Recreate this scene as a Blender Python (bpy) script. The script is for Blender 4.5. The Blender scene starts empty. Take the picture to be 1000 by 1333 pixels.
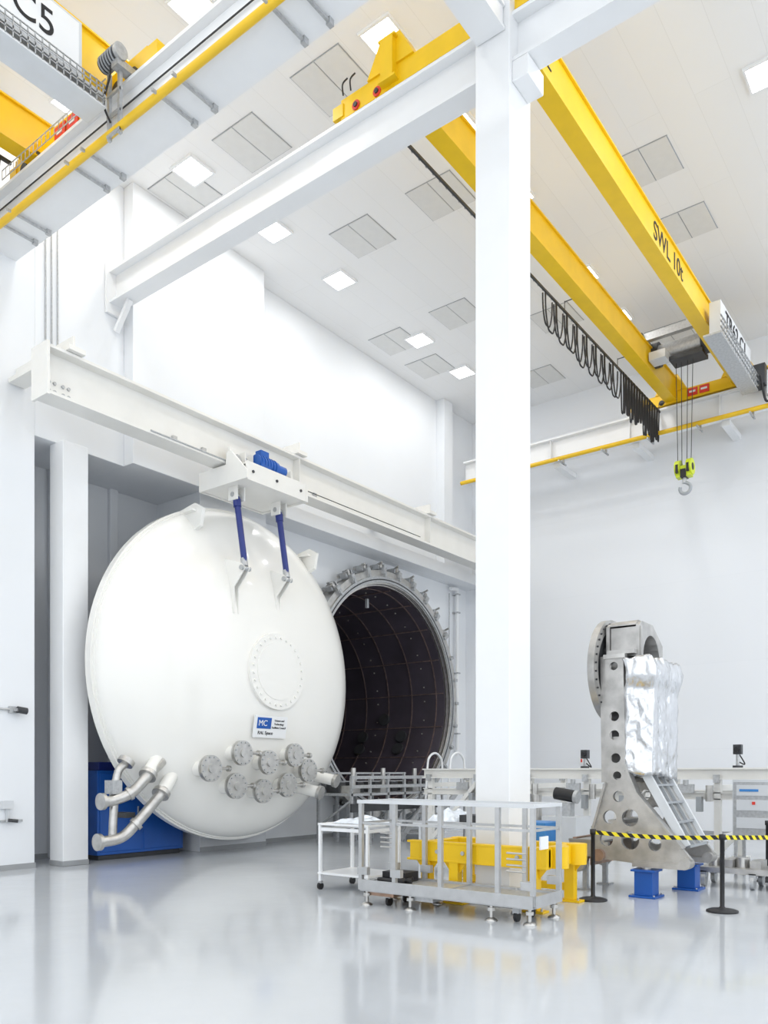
import bpy, bmesh, math, random
from mathutils import Vector, Matrix, noise
random.seed(4)
scene = bpy.context.scene
V = Vector

# ------------------------------------------------------------------ materials
def nt(name):
    m = bpy.data.materials.new(name); m.use_nodes = True
    return m, m.node_tree, m.node_tree.nodes["Principled BSDF"]

def mat(name, col, rough=0.5, metal=0.0, var=0.04, scale=3.0, bump=0.0, coat=0.0, bscale=40):
    m, t, p = nt(name)
    n = t.nodes.new("ShaderNodeTexNoise"); n.inputs["Scale"].default_value = scale
    n.inputs["Detail"].default_value = 3
    tc = t.nodes.new("ShaderNodeTexCoord"); t.links.new(tc.outputs["Object"], n.inputs["Vector"])
    r = t.nodes.new("ShaderNodeValToRGB")
    a = [max(0, c*(1-var)) for c in col]; b = [min(1, c*(1+var)) for c in col]
    r.color_ramp.elements[0].color = (*a, 1); r.color_ramp.elements[1].color = (*b, 1)
    r.color_ramp.elements[0].position = .3; r.color_ramp.elements[1].position = .7
    t.links.new(n.outputs["Fac"], r.inputs["Fac"]); t.links.new(r.outputs["Color"], p.inputs["Base Color"])
    p.inputs["Roughness"].default_value = rough; p.inputs["Metallic"].default_value = metal
    p.inputs["Coat Weight"].default_value = coat
    p.inputs["Coat Roughness"].default_value = 0.08
    if bump:
        n2 = t.nodes.new("ShaderNodeTexNoise"); n2.inputs["Scale"].default_value = bscale
        t.links.new(tc.outputs["Object"], n2.inputs["Vector"])
        bn = t.nodes.new("ShaderNodeBump"); bn.inputs["Strength"].default_value = bump
        bn.inputs["Distance"].default_value = 0.02
        t.links.new(n2.outputs["Fac"], bn.inputs["Height"]); t.links.new(bn.outputs["Normal"], p.inputs["Normal"])
    return m

def seam_mat(name, col, seam, bw, bh, rot, rough=0.5, mortar=0.006):
    m, t, p = nt(name)
    g = t.nodes.new("ShaderNodeNewGeometry"); mp = t.nodes.new("ShaderNodeMapping")
    mp.inputs["Rotation"].default_value = rot
    br = t.nodes.new("ShaderNodeTexBrick")
    br.inputs["Color1"].default_value = (*col, 1); br.inputs["Color2"].default_value = (*[c*.985 for c in col], 1)
    br.inputs["Mortar"].default_value = (*seam, 1); br.inputs["Scale"].default_value = 1
    br.inputs["Mortar Size"].default_value = mortar; br.inputs["Brick Width"].default_value = bw
    br.inputs["Row Height"].default_value = bh; br.offset = 0.5
    t.links.new(g.outputs["Position"], mp.inputs["Vector"]); t.links.new(mp.outputs["Vector"], br.inputs["Vector"])
    t.links.new(br.outputs["Color"], p.inputs["Base Color"]); p.inputs["Roughness"].default_value = rough
    return m

M_wall = mat("wall_paint", (.82, .84, .865), .55, var=.01, scale=.6)
M_wall_shade = mat("wall_recess_shade", (.70, .72, .745), .55, var=.01, scale=.6)  # same wall paint, darkened: the recess shade is put into the colour
M_ceil = seam_mat("ceiling_panels", (.90, .90, .90), (.82, .82, .815), 4.8, .6, (0, 0, math.radians(90)), .6, .005)
M_end = seam_mat("end_wall_panels", (.83, .85, .88), (.80, .82, .85), 30, 2.4, (0, math.radians(90), math.radians(90)), .5, .006)
M_white = mat("white_paint", (.85, .86, .87), .35, var=.01)
M_cream = mat("cream_paint", (.82, .81, .775), .4, var=.02)
M_door = mat("door_enamel", (.88, .87, .83), .22, var=.008, scale=.8, coat=.3)
M_yel = mat("crane_yellow", (.90, .57, .005), .38, var=.04)
M_yelp = mat("pipe_yellow", (.82, .52, .02), .4, var=.04)
M_steel = mat("brushed_steel", (.56, .55, .53), .32, .9, var=.12, scale=8, bump=.1)
M_alu = mat("machined_aluminium", (.48, .47, .455), .4, .75, var=.18, scale=5, bump=.1)
M_plat = mat("aluminium_tube", (.50, .505, .51), .38, .55, var=.06, scale=9)
M_galv = mat("galvanised", (.50, .51, .52), .45, .6, var=.12, scale=20)
M_grey = mat("grey_paint", (.36, .38, .40), .5, var=.05)
M_lgrey = mat("light_grey_paint", (.66, .68, .70), .4, var=.03)
M_dark = mat("dark_metal", (.05, .052, .056), .5, .2, var=.2)
M_black = mat("black_rubber", (.015, .015, .017), .5, var=.3)
M_blue = mat("royal_blue_paint", (.012, .10, .42), .35, var=.06)
M_navy = mat("navy_rod", (.02, .035, .20), .35, var=.06)
M_sblue = mat("blue_wrap", (.05, .25, .62), .4, var=.15)
M_red = mat("red_label", (.75, .05, .03), .4)
M_copper = mat("copper_brown", (.38, .25, .18), .4, .6, var=.25, scale=6)
M_foil = mat("silver_foil", (.72, .73, .75), .24, .92, var=.06, scale=10, bump=.6, bscale=9)
M_plastic = mat("plastic_sheet", (.74, .79, .85), .2, .1, var=.1, scale=9, bump=.4, bscale=12)
M_shroud = mat("black_shroud", (.060, .050, .066), .42, .2, var=.2, scale=1.2)
M_shroud2 = mat("shroud_seam", (.22, .16, .15), .4, .4, var=.3, scale=9)
M_skirt = mat("skirting_grey", (.34, .35, .36), .5)
M_vent = mat("vent_grey", (.76, .76, .75), .5, var=.02, scale=6)
M_ink = mat("black_ink", (.01, .01, .012), .6)
M_lime = mat("hook_lime", (.62, .72, .03), .4)

def floor_mat():
    m, t, p = nt("epoxy_floor")
    g = t.nodes.new("ShaderNodeNewGeometry")
    n = t.nodes.new("ShaderNodeTexNoise"); n.inputs["Scale"].default_value = .5; n.inputs["Detail"].default_value = 5
    t.links.new(g.outputs["Position"], n.inputs["Vector"])
    r = t.nodes.new("ShaderNodeValToRGB")
    r.color_ramp.elements[0].color = (.55, .575, .605, 1); r.color_ramp.elements[1].color = (.595, .62, .65, 1)
    r.color_ramp.elements[0].position = .35; r.color_ramp.elements[1].position = .65
    t.links.new(n.outputs["Fac"], r.inputs["Fac"]); t.links.new(r.outputs["Color"], p.inputs["Base Color"])
    rr = t.nodes.new("ShaderNodeMapRange"); rr.inputs["To Min"].default_value = .06; rr.inputs["To Max"].default_value = .15
    t.links.new(n.outputs["Fac"], rr.inputs["Value"]); t.links.new(rr.outputs["Result"], p.inputs["Roughness"])
    n2 = t.nodes.new("ShaderNodeTexNoise"); n2.inputs["Scale"].default_value = 3.0
    t.links.new(g.outputs["Position"], n2.inputs["Vector"])
    b = t.nodes.new("ShaderNodeBump"); b.inputs["Strength"].default_value = .12; b.inputs["Distance"].default_value = .01
    t.links.new(n2.outputs["Fac"], b.inputs["Height"]); t.links.new(b.outputs["Normal"], p.inputs["Normal"])
    p.inputs["IOR"].default_value = 1.6
    return m
M_floor = floor_mat()

def hazard():
    m, t, p = nt("hazard_stripe")
    g = t.nodes.new("ShaderNodeNewGeometry"); s = t.nodes.new("ShaderNodeSeparateXYZ")
    t.links.new(g.outputs["Position"], s.inputs[0])
    def mth(op, a, b=None):
        n = t.nodes.new("ShaderNodeMath"); n.operation = op
        for i, x in enumerate((a, b)):
            if x is None: continue
            if isinstance(x, (int, float)): n.inputs[i].default_value = x
            else: t.links.new(x, n.inputs[i])
        return n.outputs[0]
    a = mth('ADD', s.outputs[0], s.outputs[1]); a = mth('ADD', a, s.outputs[2])
    a = mth('FRACT', mth('MULTIPLY', a, 7.0)); a = mth('GREATER_THAN', a, .5)
    mx = t.nodes.new("ShaderNodeMix"); mx.data_type = 'RGBA'
    t.links.new(a, mx.inputs[0]); mx.inputs[6].default_value = (.85, .72, .02, 1); mx.inputs[7].default_value = (.01, .01, .01, 1)
    t.links.new(mx.outputs[2], p.inputs["Base Color"]); p.inputs["Roughness"].default_value = .5
    return m
M_haz = hazard()

# ------------------------------------------------------------------ mesh builder
class B:
    def __init__(s, name): s.name = name; s.bm = bmesh.new(); s.mats = []
    def mi(s, m):
        if m not in s.mats: s.mats.append(m)
        return s.mats.index(m)
    def faces(s, vs, fs, m, smooth=False):
        i = s.mi(m); bv = [s.bm.verts.new(v) for v in vs]
        for f in fs:
            try:
                fc = s.bm.faces.new([bv[k] for k in f]); fc.material_index = i; fc.smooth = smooth
            except ValueError: pass
    def box(s, m, x0, x1, y0, y1, z0, z1, M=None):
        vs = [V((x, y, z)) for x in (x0, x1) for y in (y0, y1) for z in (z0, z1)]
        if M is not None: vs = [M @ v for v in vs]
        s.faces(vs, [(0,1,3,2),(4,6,7,5),(0,4,5,1),(2,3,7,6),(0,2,6,4),(1,5,7,3)], m)
    def frame(s, p0, p1, up=V((0, 0, 1))):
        d = (p1-p0).normalized()
        if abs(d.dot(up)) > .99: up = V((0, 1, 0)) if abs(d.y) < .9 else V((1, 0, 0))
        x = d.cross(up).normalized(); y = x.cross(d).normalized()
        return d, x, y
    def bar(s, m, p0, p1, w, h):
        p0 = V(p0); p1 = V(p1); d, x, y = s.frame(p0, p1); L = (p1-p0).length
        M = Matrix((( x.x, d.x, y.x, p0.x), (x.y, d.y, y.y, p0.y), (x.z, d.z, y.z, p0.z), (0,0,0,1)))
        s.box(m, -w/2, w/2, 0, L, -h/2, h/2, M)
    def ibeam(s, m, p0, p1, w, h, t=.03, tw=.02):
        p0 = V(p0); p1 = V(p1); d, x, y = s.frame(p0, p1); L = (p1-p0).length
        M = Matrix((( x.x, d.x, y.x, p0.x), (x.y, d.y, y.y, p0.y), (x.z, d.z, y.z, p0.z), (0,0,0,1)))
        s.box(m, -w/2, w/2, 0, L, h/2-t, h/2, M); s.box(m, -w/2, w/2, 0, L, -h/2, -h/2+t, M)
        s.box(m, -tw/2, tw/2, 0, L, -h/2+t, h/2-t, M)
    def cyl(s, m, p0, p1, r, r2=None, n=20, caps=True):
        p0 = V(p0); p1 = V(p1); r2 = r if r2 is None else r2
        d, x, y = s.frame(p0, p1)
        vs = []
        for p, rr in ((p0, r), (p1, r2)):
            for k in range(n):
                a = 2*math.pi*k/n; vs.append(p+x*rr*math.cos(a)+y*rr*math.sin(a))
        s.faces(vs, [(k, (k+1) % n, n+(k+1) % n, n+k) for k in range(n)], m, True)
        if caps:
            s.faces(vs[:n], [tuple(reversed(range(n)))], m); s.faces(vs[n:], [tuple(range(n))], m)
    def tube(s, m, pts, r, n=12, sub=6):
        pts = [V(p) for p in pts]
        if sub > 1 and len(pts) > 2:
            q = [pts[0]]+pts+[pts[-1]]; out = []
            for i in range(1, len(q)-2):
                for k in range(sub):
                    t = k/sub; a, b, c, d = q[i-1], q[i], q[i+1], q[i+2]
                    out.append(.5*((2*b)+(c-a)*t+(2*a-5*b+4*c-d)*t*t+(3*b-a-3*c+d)*t**3))
            out.append(pts[-1]); pts = out
        up = V((.123, .21, .97)).normalized(); vs = []
        for i, p in enumerate(pts):
            d = (pts[min(i+1, len(pts)-1)]-pts[max(i-1, 0)]).normalized()
            x = d.cross(up)
            if x.length < .05: x = d.cross(V((1, 0, 0)))
            x.normalize(); y = x.cross(d)
            for k in range(n):
                a = 2*math.pi*k/n; vs.append(p+x*r*math.cos(a)+y*r*math.sin(a))
        fs = [(i*n+k, i*n+(k+1) % n, (i+1)*n+(k+1) % n, (i+1)*n+k) for i in range(len(pts)-1) for k in range(n)]
        s.faces(vs, fs, m, True)
        s.faces(vs[:n], [tuple(range(n))], m); s.faces(vs[-n:], [tuple(range(n))], m)
    def lathe(s, m, prof, o, ax, n=64, closed=False):
        o = V(o); ax = V(ax).normalized(); d, x, y = s.frame(o, o+ax)
        vs = []
        for r, h in prof:
            for k in range(n):
                a = 2*math.pi*k/n; vs.append(o+ax*h+x*r*math.cos(a)+y*r*math.sin(a))
        P = len(prof); rng = range(P if closed else P-1)
        fs = [(i*n+k, i*n+(k+1) % n, ((i+1) % P)*n+(k+1) % n, ((i+1) % P)*n+k) for i in rng for k in range(n)]
        s.faces(vs, fs, m, True)
    def ring(s, m, o, ax, ri, ro, h0, h1, n=64):
        for a, b in (((ro, h0), (ro, h1)), ((ro, h1), (ri, h1)), ((ri, h1), (ri, h0)), ((ri, h0), (ro, h0))):
            s.lathe(m, [a, b], o, ax, n)
    def prism(s, m, pts, ext):
        pts = [V(p) for p in pts]; ext = V(ext); n = len(pts)
        vs = pts+[p+ext for p in pts]
        s.faces(vs, [tuple(range(n)), tuple(reversed(range(n, 2*n)))]+[(k, (k+1) % n, n+(k+1) % n, n+k) for k in range(n)], m)
    def plate(s, m, outer, holes, fn, ext, n=20):
        b = bmesh.new(); ed = []
        def loop(ps):
            vv = [b.verts.new(fn(*p)) for p in ps]
            for k in range(len(vv)): ed.append(b.edges.new((vv[k], vv[(k+1) % len(vv)])))
        loop(outer)
        for cx, cy, r in holes:
            nn = n if r < 1 else 96
            loop([(cx+r*math.cos(2*math.pi*k/nn), cy+r*math.sin(2*math.pi*k/nn)) for k in range(nn)])
        bmesh.ops.triangle_fill(b, use_beauty=True, use_dissolve=False, edges=ed)
        fc = [f for f in b.faces]
        ex = bmesh.ops.extrude_face_region(b, geom=fc)
        bmesh.ops.translate(b, vec=V(ext), verts=[v for v in ex['geom'] if isinstance(v, bmesh.types.BMVert)])
        s.merge(b, m)
    def merge(s, b, m, smooth=False):
        b.verts.ensure_lookup_table(); b.verts.index_update()
        s.faces([v.co.copy() for v in b.verts], [tuple(v.index for v in f.verts) for f in b.faces], m, smooth)
        b.free()
    def text(s, m, txt, size, M):
        cu = bpy.data.curves.new("t", 'FONT'); cu.body = txt; cu.size = size; cu.extrude = .004
        cu.align_x = 'CENTER'; cu.align_y = 'CENTER'
        ob = bpy.data.objects.new("t", cu); scene.collection.objects.link(ob)
        dg = bpy.context.evaluated_depsgraph_get(); me = bpy.data.meshes.new_from_object(ob.evaluated_get(dg))
        s.faces([M @ v.co for v in me.vertices], [tuple(p.vertices) for p in me.polygons], m)
        bpy.data.objects.remove(ob); bpy.data.meshes.remove(me)
    def bolts(s, m, o, ax, R, n, r, h, h0=0):
        o = V(o); ax = V(ax).normalized(); d, x, y = s.frame(o, o+ax)
        for k in range(n):
            a = 2*math.pi*(k+.5)/n; p = o+x*R*math.cos(a)+y*R*math.sin(a)+ax*h0
            s.cyl(m, p, p+ax*h, r, n=6)
    def done(s, bevel=0, recalc=True):
        if recalc: bmesh.ops.recalc_face_normals(s.bm, faces=s.bm.faces)
        co = [v.co for v in s.bm.verts]
        c = V(((min(v.x for v in co)+max(v.x for v in co))/2, (min(v.y for v in co)+max(v.y for v in co))/2, min(v.z for v in co)))
        for v in s.bm.verts: v.co -= c
        me = bpy.data.meshes.new(s.name); s.bm.to_mesh(me); s.bm.free()
        for m in s.mats: me.materials.append(m)
        ob = bpy.data.objects.new(s.name, me); ob.location = c; scene.collection.objects.link(ob)
        if bevel:
            bv = ob.modifiers.new("bevel", 'BEVEL'); bv.width = bevel; bv.segments = 2; bv.limit_method = 'ANGLE'; bv.angle_limit = math.radians(50)
        return ob

def face_px(x, y, z): return Matrix(((0,0,1,x),(1,0,0,y),(0,1,0,z),(0,0,0,1)))

CEIL = 13.5; YE = 23.5; XR = 9.0; YB = -8.0
# ------------------------------------------------------------------ room shell
b = B("floor"); b.box(M_floor, -15.6, XR, YB, YE+.2, -.2, 0); b.done()
b = B("ceiling"); b.box(M_ceil, -15.6, XR, YB, YE+.2, CEIL, CEIL+.2); b.done()
b = B("wall_end"); b.box(M_end, -15.6, XR, YE, YE+.2, 0, CEIL); b.done()
b = B("wall_left")
b.box(M_wall, -15.6, -14.0, YB, 7.85, 0, CEIL)
b.box(M_wall, -15.6, -14.0, 7.85, 9.74, 7.9, CEIL)
b.box(M_wall, -15.6, -13.7, 9.74, 13.35, 7.9, CEIL)
b.box(M_wall, -15.6, -14.15, 13.35, YE, 7.9, CEIL)
b.box(M_wall, -14.15, -13.7, 13.35, YE, 7.9, 8.25)
b.box(M_wall, -14.15, -13.85, 21.3, 21.8, 8.25, CEIL)
b.box(M_wall_shade, -15.6, -15.4, 7.85, 13.6, 0, 7.9)
b.box(M_wall_shade, -15.4, -13.9, 11.6, 13.6, 0, 7.9)
b.box(M_wall_shade, -15.4, -15.25, 8.9, 9.3, 0, 7.9)
b.box(M_wall_shade, -15.4, -15.3, 10.3, 10.5, 0, 7.9)
b.plate(M_wall, [(13.6, 0), (YE, 0), (YE, 7.9), (13.6, 7.9)], [(18.5, 3.95, 3.45)], lambda y, z: V((-14.4, y, z)), (-.2, 0, 0))
b.done(.01)
b = B("baseboard_left")
b.box(M_skirt, -14.0, -13.985, YB, 7.86, 0, .1)
b.box(M_skirt, -15.4, -15.385, 7.87, 11.6, 0, .1); b.box(M_skirt, -13.9, -13.885, 11.6, 13.6, 0, .1)
b.box(M_skirt, -14.4, -14.385, 13.6, YE, 0, .1); b.done()
b = B("baseboard_end"); b.box(M_skirt, -14.3, XR, YE-.015, YE, 0, .1); b.done()

# ------------------------------------------------------------------ columns
b = B("support_column")
b.box(M_white, -5.54, -5.03, 9.28, 9.87, .03, CEIL)
b.box(M_white, -5.62, -4.95, 9.22, 9.95, 0, .03)
b.box(M_white, -5.03, -4.80, 9.35, 9.80, 10.72, 10.99)
b.done(.012)
b = B("support_column")
b.box(M_white, -14.2, -13.75, 8.26, 8.78, 0, 7.9); b.box(M_skirt, -14.21, -13.74, 8.25, 8.79, 0, .1); b.done(.01)
b = B("tie_beam")
b.ibeam(M_white, (-5.3, 7.52, 11.55), (-5.3, 9.27, 11.55), .42, .34, .04, .36); b.done()

# ------------------------------------------------------------------ runway beams
def runway(y, x0, x1, z0, z1, w):
    b = B("crane_runway_beam"); b.ibeam(M_white, (x0, y, (z0+z1)/2), (x1, y, (z0+z1)/2), w, z1-z0, .05, .04)
    b.box(M_galv, x0, x1, y-.03, y+.03, z1+.001, z1+.05)
    return b
b = runway(9.53, -13.98, -5.54, 11.0, 11.65, .34)
b.box(M_white, -13.99, -13.93, 9.3, 9.72, 10.8, 11.78)
b.bar(M_white, (-13.95, 9.53, 10.5), (-13.5, 9.53, 10.98), .1, .08)
for k in range(40): b.cyl(M_galv, (-13.2+k*.19, 9.39, 11.66), (-13.2+k*.19, 9.39, 11.68), .012, n=6)
b.done()
b = runway(9.53, -5.03, 8.0, 11.0, 11.65, .34); b.done()
b = B("crane_runway_beam")
b.box(M_white, -14.0, 8.0, 7.02, 7.38, 10.95, 11.55); b.box(M_white, -14.0, 8.0, 6.9, 7.5, 10.9, 10.95)
b.box(M_white, -14.0, 8.0, 6.9, 7.5, 11.55, 11.6); b.box(M_galv, -14.0, 8.0, 7.17, 7.23, 11.601, 11.65)
b.tube(M_yelp, [(-13.9, 6.80, 10.86), (8, 6.80, 10.86)], .055, sub=1)
for k in range(10):
    x = -13.2+k*2.1
    for q in (0, .42):
        b.box(M_galv, x+q, x+q+.035, 6.68, 7.42, 10.84, 10.875); b.box(M_galv, x+q-.015, x+q+.05, 7.36, 7.44, 10.82, 10.90)
b.tube(M_dark, [(-13.9, 6.88, 11.2), (8, 6.88, 11.2)], .012, n=6, sub=1)
b.tube(M_dark, [(-13.9, 6.99, 11.35), (8, 6.99, 11.35)], .012, n=6, sub=1)
b.done()
b = runway(22.2, -13.6, 8.0, 11.0, 11.65, .34)
for k in range(9):
    x = -13+k*2.4; b.box(M_white, x, x+.2, 22.3, YE, 10.85, 10.995); b.box(M_white, x, x+.02, 22.05, 22.35, 11.05, 11.6)
b.tube(M_yelp, [(-13.6, 21.9, 10.93), (8, 21.9, 10.93)], .06, sub=1)
for k in range(14):
    x = -12.8+k*1.3; b.box(M_galv, x, x+.04, 21.75, 22.25, 10.80, 10.84); b.box(M_galv, x, x+.05, 22.05, 22.1, 10.80, 11.0)
b.done()

# ------------------------------------------------------------------ main overhead crane
b = B("overhead_crane")
for xc in (-7.05, -5.33):
    y0, y1 = 9.3, 22.4
    b.box(M_yel, xc-.15, xc+.15, y0, y1, 11.78, 11.81); b.box(M_yel, xc-.15, xc+.15, y0, y1, 12.37, 12.40)
    b.box(M_yel, xc-.11, xc+.11, y0, y1, 11.81, 12.37)
    b.box(M_galv, xc-.03, xc+.03, y0+.5, y1-.5, 12.401, 12.44)
for yc in (9.55, 22.2):
    b.box(M_yel, -8.0, -4.4, yc-.13, yc+.13, 11.72, 12.02)
    b.box(M_yel, -8.15, -7.95, yc-.15, yc+.15, 11.76, 11.95); b.box(M_yel, -4.45, -4.25, yc-.15, yc+.15, 11.76, 11.95)
    for x in (-7.7, -7.3, -5.1, -4.7):
        b.cyl(M_red if yc < 10 else M_dark, (x, yc-.15, 11.80), (x, yc+.15, 11.80), .07); b.cyl(M_dark, (x, yc-.17, 11.80), (x, yc-.15, 11.8), .035)
    for xc in (-7.05, -5.33):
        b.prism(M_yel, [(xc-.42, yc-.16, 12.02), (xc+.42, yc-.16, 12.02), (xc+.18, yc-.16, 12.46), (xc-.18, yc-.16, 12.46)], (0, .32, 0))
b.box(M_red, -6.6, -6.35, 22.05, 22.07, 11.78, 11.98); b.box(M_red, -6.3, -6.05, 22.05, 22.07, 11.78, 11.98)
b.box(M_white, -6.56, -6.4, 22.04, 22.05, 11.86, 11.91); b.box(M_white, -6.26, -6.1, 22.04, 22.05, 11.86, 11.91)
for x in (-7.9, -7.75):
    b.tube(M_black, [(x, 9.35, 12.0), (x+.03, 9.3, 12.12), (x+.1, 9.33, 12.2)], .012)
b.box(M_blue, -5.215, -5.20, 9.95, 10.2, 11.84, 11.95)
b.text(M_ink, "SWL 10t", .50, face_px(-5.33+.115, 16.2, 12.08))
b.text(M_ink, "SWL", .3, face_px(-5.33+.115, 10.6, 12.1))
b.box(M_dark, -7.38, -7.34, 9.6, 22.1, 11.56, 11.60)
for y in [10+3*k for k in range(5)]: b.box(M_dark, -7.36, -7.35, y, y+.02, 11.6, 11.79); b.box(M_dark, -7.36, -7.19, y, y+.02, 11.765, 11.779)
for k in range(60): b.box(M_galv, -7.39, -7.385, 9.8+.2*k, 9.84+.2*k, 11.55, 11.60)
def loop(y0, y1, depth, x=-7.36, r=.017):
    b.tube(M_black, [(x, y0, 11.56), (x, y0+.02, 11.56-depth*.5), (x, (y0+y1)/2-.3*(y1-y0)/1.2, 11.56-depth*.93), (x, (y0+y1)/2, 11.56-depth),
                     (x, (y0+y1)/2+.3*(y1-y0)/1.2, 11.56-depth*.93), (x, y1-.02, 11.56-depth*.5), (x, y1, 11.56)], r, n=8)
for k in range(8):
    y = 15.1+k*.52
    for q in (0, .06): loop(y, y+.5-q, .74+random.uniform(-.05, .08)-q*2, -7.36-q)
for k in range(14):
    y = 19.3+k*.19
    for q in range(2): loop(y, y+.15+.05*q, .75+random.uniform(-.15, .3), -7.32-.06*q, .017)
# hoist crab
b.box(M_dark, -7.2, -7.0, 19.7, 21.2, 12.44, 12.6); b.box(M_dark, -5.4, -5.2, 19.7, 21.2, 12.44, 12.6)
for y in (19.8, 21.05): b.box(M_galv, -7.2, -5.2, y, y+.14, 12.42, 12.6)
b.cyl(M_galv, (-6.85, 20.45, 12.3), (-5.65, 20.45, 12.3), .22, n=28)
b.cyl(M_dark, (-6.95, 20.45, 12.3), (-6.8, 20.45, 12.3), .30, n=28); b.cyl(M_dark, (-5.75, 20.45, 12.3), (-5.55, 20.45, 12.3), .30, n=28)
b.box(M_lgrey, -6.9, -6.5, 19.9, 20.3, 11.95, 12.15); b.box(M_dark, -6.5, -5.7, 20.2, 20.7, 11.95, 12.05)
for dx in (-.16, -.06, .06, .16):
    b.cyl(M_dark, (-6.2+dx*1.3, 20.45, 12.2), (-6.2+dx, 20.45, 9.35), .009, n=6)
# hook block
for dx in (-.14, .14):
    b.cyl(M_lime, (-6.2+dx-.06, 20.45, 9.3), (-6.2+dx+.06, 20.45, 9.3), .2, n=24)
    b.cyl(M_black, (-6.2+dx-.065, 20.45, 9.3), (-6.2+dx+.065, 20.45, 9.3), .09, n=16)
b.box(M_lime, -6.38, -6.02, 20.35, 20.55, 9.06, 9.34); b.box(M_black, -6.27, -6.13, 20.33, 20.57, 9.05, 9.25)
for x in (-6.36, -6.1): b.box(M_black, x, x+.06, 20.24, 20.34, 9.15, 9.35)
b.cyl(M_galv, (-6.2, 20.45, 9.08), (-6.2, 20.45, 8.92), .05)
hk = [(-6.2, 20.45, 8.95)]+[(-6.2+.13*math.sin(a)+.02, 20.45, 8.79+.13*math.cos(a)) for a in [math.radians(q) for q in (20, 60, 100, 140, 180, 220, 260, 290)]]
b.tube(M_grey, hk, .042)
# electrical enclosure beside girder
b.box(M_galv, -5.12, -4.75, 18.2, 21.6, 11.22, 11.26)
b.box(M_lgrey, -5.10, -4.86, 18.6, 21.3, 11.32, 12.15)
for y in [18.3+.16*k for k in range(20)]: b.box(M_galv, -4.76, -4.74, y, y+.015, 11.22, 11.6)
for z in (11.35, 11.48, 11.6): b.box(M_galv, -4.77, -4.74, 18.2, 21.6, z, z+.015)
b.text(M_ink, "TR62 C1", .5, face_px(-4.85, 19.9, 11.88))
b.box(M_dark, -5.0, -4.6, 21.6, 22.0, 11.4, 11.9); b.cyl(M_galv, (-4.6, 21.9, 11.2), (-4.6, 21.9, 11.8), .09)
b.tube(M_black, [(-4.7, 21.6, 11.6), (-4.6, 21.7, 11.0), (-4.5, 21.9, 11.1)], .03)
b.done()

# ------------------------------------------------------------------ second crane (upper left)
b = B("overhead_crane")
b.box(M_yel, -13.2, -9.6, 7.06, 7.34, 11.7, 12.05)
b.box(M_yel, -13.35, -13.15, 7.04, 7.36, 11.74, 11.95)
for x in (-12.9, -12.5, -10.3, -9.9): b.cyl(M_dark, (x, 7.03, 11.78), (x, 7.37, 11.78), .1)
for xc in (-12.6, -10.55):
    b.box(M_yel, xc-.15, xc+.15, -7.5, 7.4, 11.78, 11.81); b.box(M_yel, xc-.15, xc+.15, -7.5, 7.4, 12.42, 12.45); b.box(M_yel, xc-.11, xc+.11, -7.5, 7.4, 11.81, 12.42)
b.box(M_lgrey, -10.38, -10.1, 3.4, 6.35, 11.36, 12.12); b.box(M_white, -10.099, -10.09, 3.45, 6.3, 11.40, 12.08)
b.text(M_ink, "C5", .52, face_px(-10.085, 5.64, 11.74)); b.text(M_ink, "TR62", .52, face_px(-10.085, 4.4, 11.74))
b.box(M_galv, -10.42, -9.98, 3.2, 6.65, 11.22, 11.25)
for k in range(35): b.box(M_galv, -9.995, -9.98, 3.2+.1*k, 3.215+.1*k, 11.1, 11.40)
for z in (11.10, 11.18, 11.25, 11.32, 11.39): b.box(M_galv, -9.995, -9.98, 3.2, 6.65, z, z+.012)
b.box(M_lgrey, -10.42, -9.98, 3.2, 6.65, 11.08, 11.10)
for y in (3.6, 5.0, 6.2): b.bar(M_galv, (-10.42, y, 11.2), (-10.45, y, 11.8), .04, .04)
b.box(M_red, -11.6, -11.3, 7.03, 7.05, 11.76, 11.98); b.box(M_red, -11.95, -11.65, 7.03, 7.05, 11.76, 11.98)
b.box(M_white, -11.52, -11.38, 7.02, 7.03, 11.84, 11.90); b.box(M_white, -11.87, -11.73, 7.02, 7.03, 11.84, 11.90)
b.box(M_galv, -13.0, -10.1, 6.72, 6.73, 11.45, 11.465); b.box(M_galv, -13.0, -10.1, 6.72, 6.73, 11.6, 11.615)
for k in range(24): b.box(M_galv, -13.0+.12*k, -12.992+.12*k, 6.72, 6.73, 11.45, 11.61)
# drive motor + brackets
b.cyl(M_dark, (-10.15, 6.72, 11.80), (-9.78, 6.72, 11.80), .10); b.cyl(M_galv, (-9.78, 6.72, 11.80), (-9.72, 6.72, 11.80), .11)
for k in range(6): b.cyl(M_grey, (-10.12+.055*k, 6.72, 11.80), (-10.1+.055*k, 6.72, 11.80), .115)
b.box(M_galv, -9.9, -9.75, 6.68, 7.05, 11.62, 11.72); b.box(M_yel, -9.6, -9.35, 7.04, 7.36, 11.7, 12.0)
b.box(M_galv, -10.12, -10.07, 6.76, 6.81, 10.75, 11.7); b.box(M_galv, -9.87, -9.82, 6.76, 6.81, 10.75, 11.7)
for z in (10.78, 11.05, 11.35): b.box(M_galv, -10.12, -9.82, 6.75, 6.78, z, z+.04)
b.tube(M_black, [(-9.95, 6.7, 11.7), (-9.9, 6.66, 11.5), (-10.05, 6.66, 11.2), (-9.95, 6.7, 10.9)], .015)
for k in range(8):
    y = 4.6+.25*k
    b.tube(M_black, [(-12.85, y, 11.7), (-12.85, y+.06, 11.2), (-12.85, y+.14, 11.05), (-12.85, y+.2, 11.2), (-12.85, y+.26, 11.7)], .022, n=8)
b.box(M_dark, -12.88, -12.83, -7, 6.8, 11.68, 11.73)
b.done()

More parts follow.
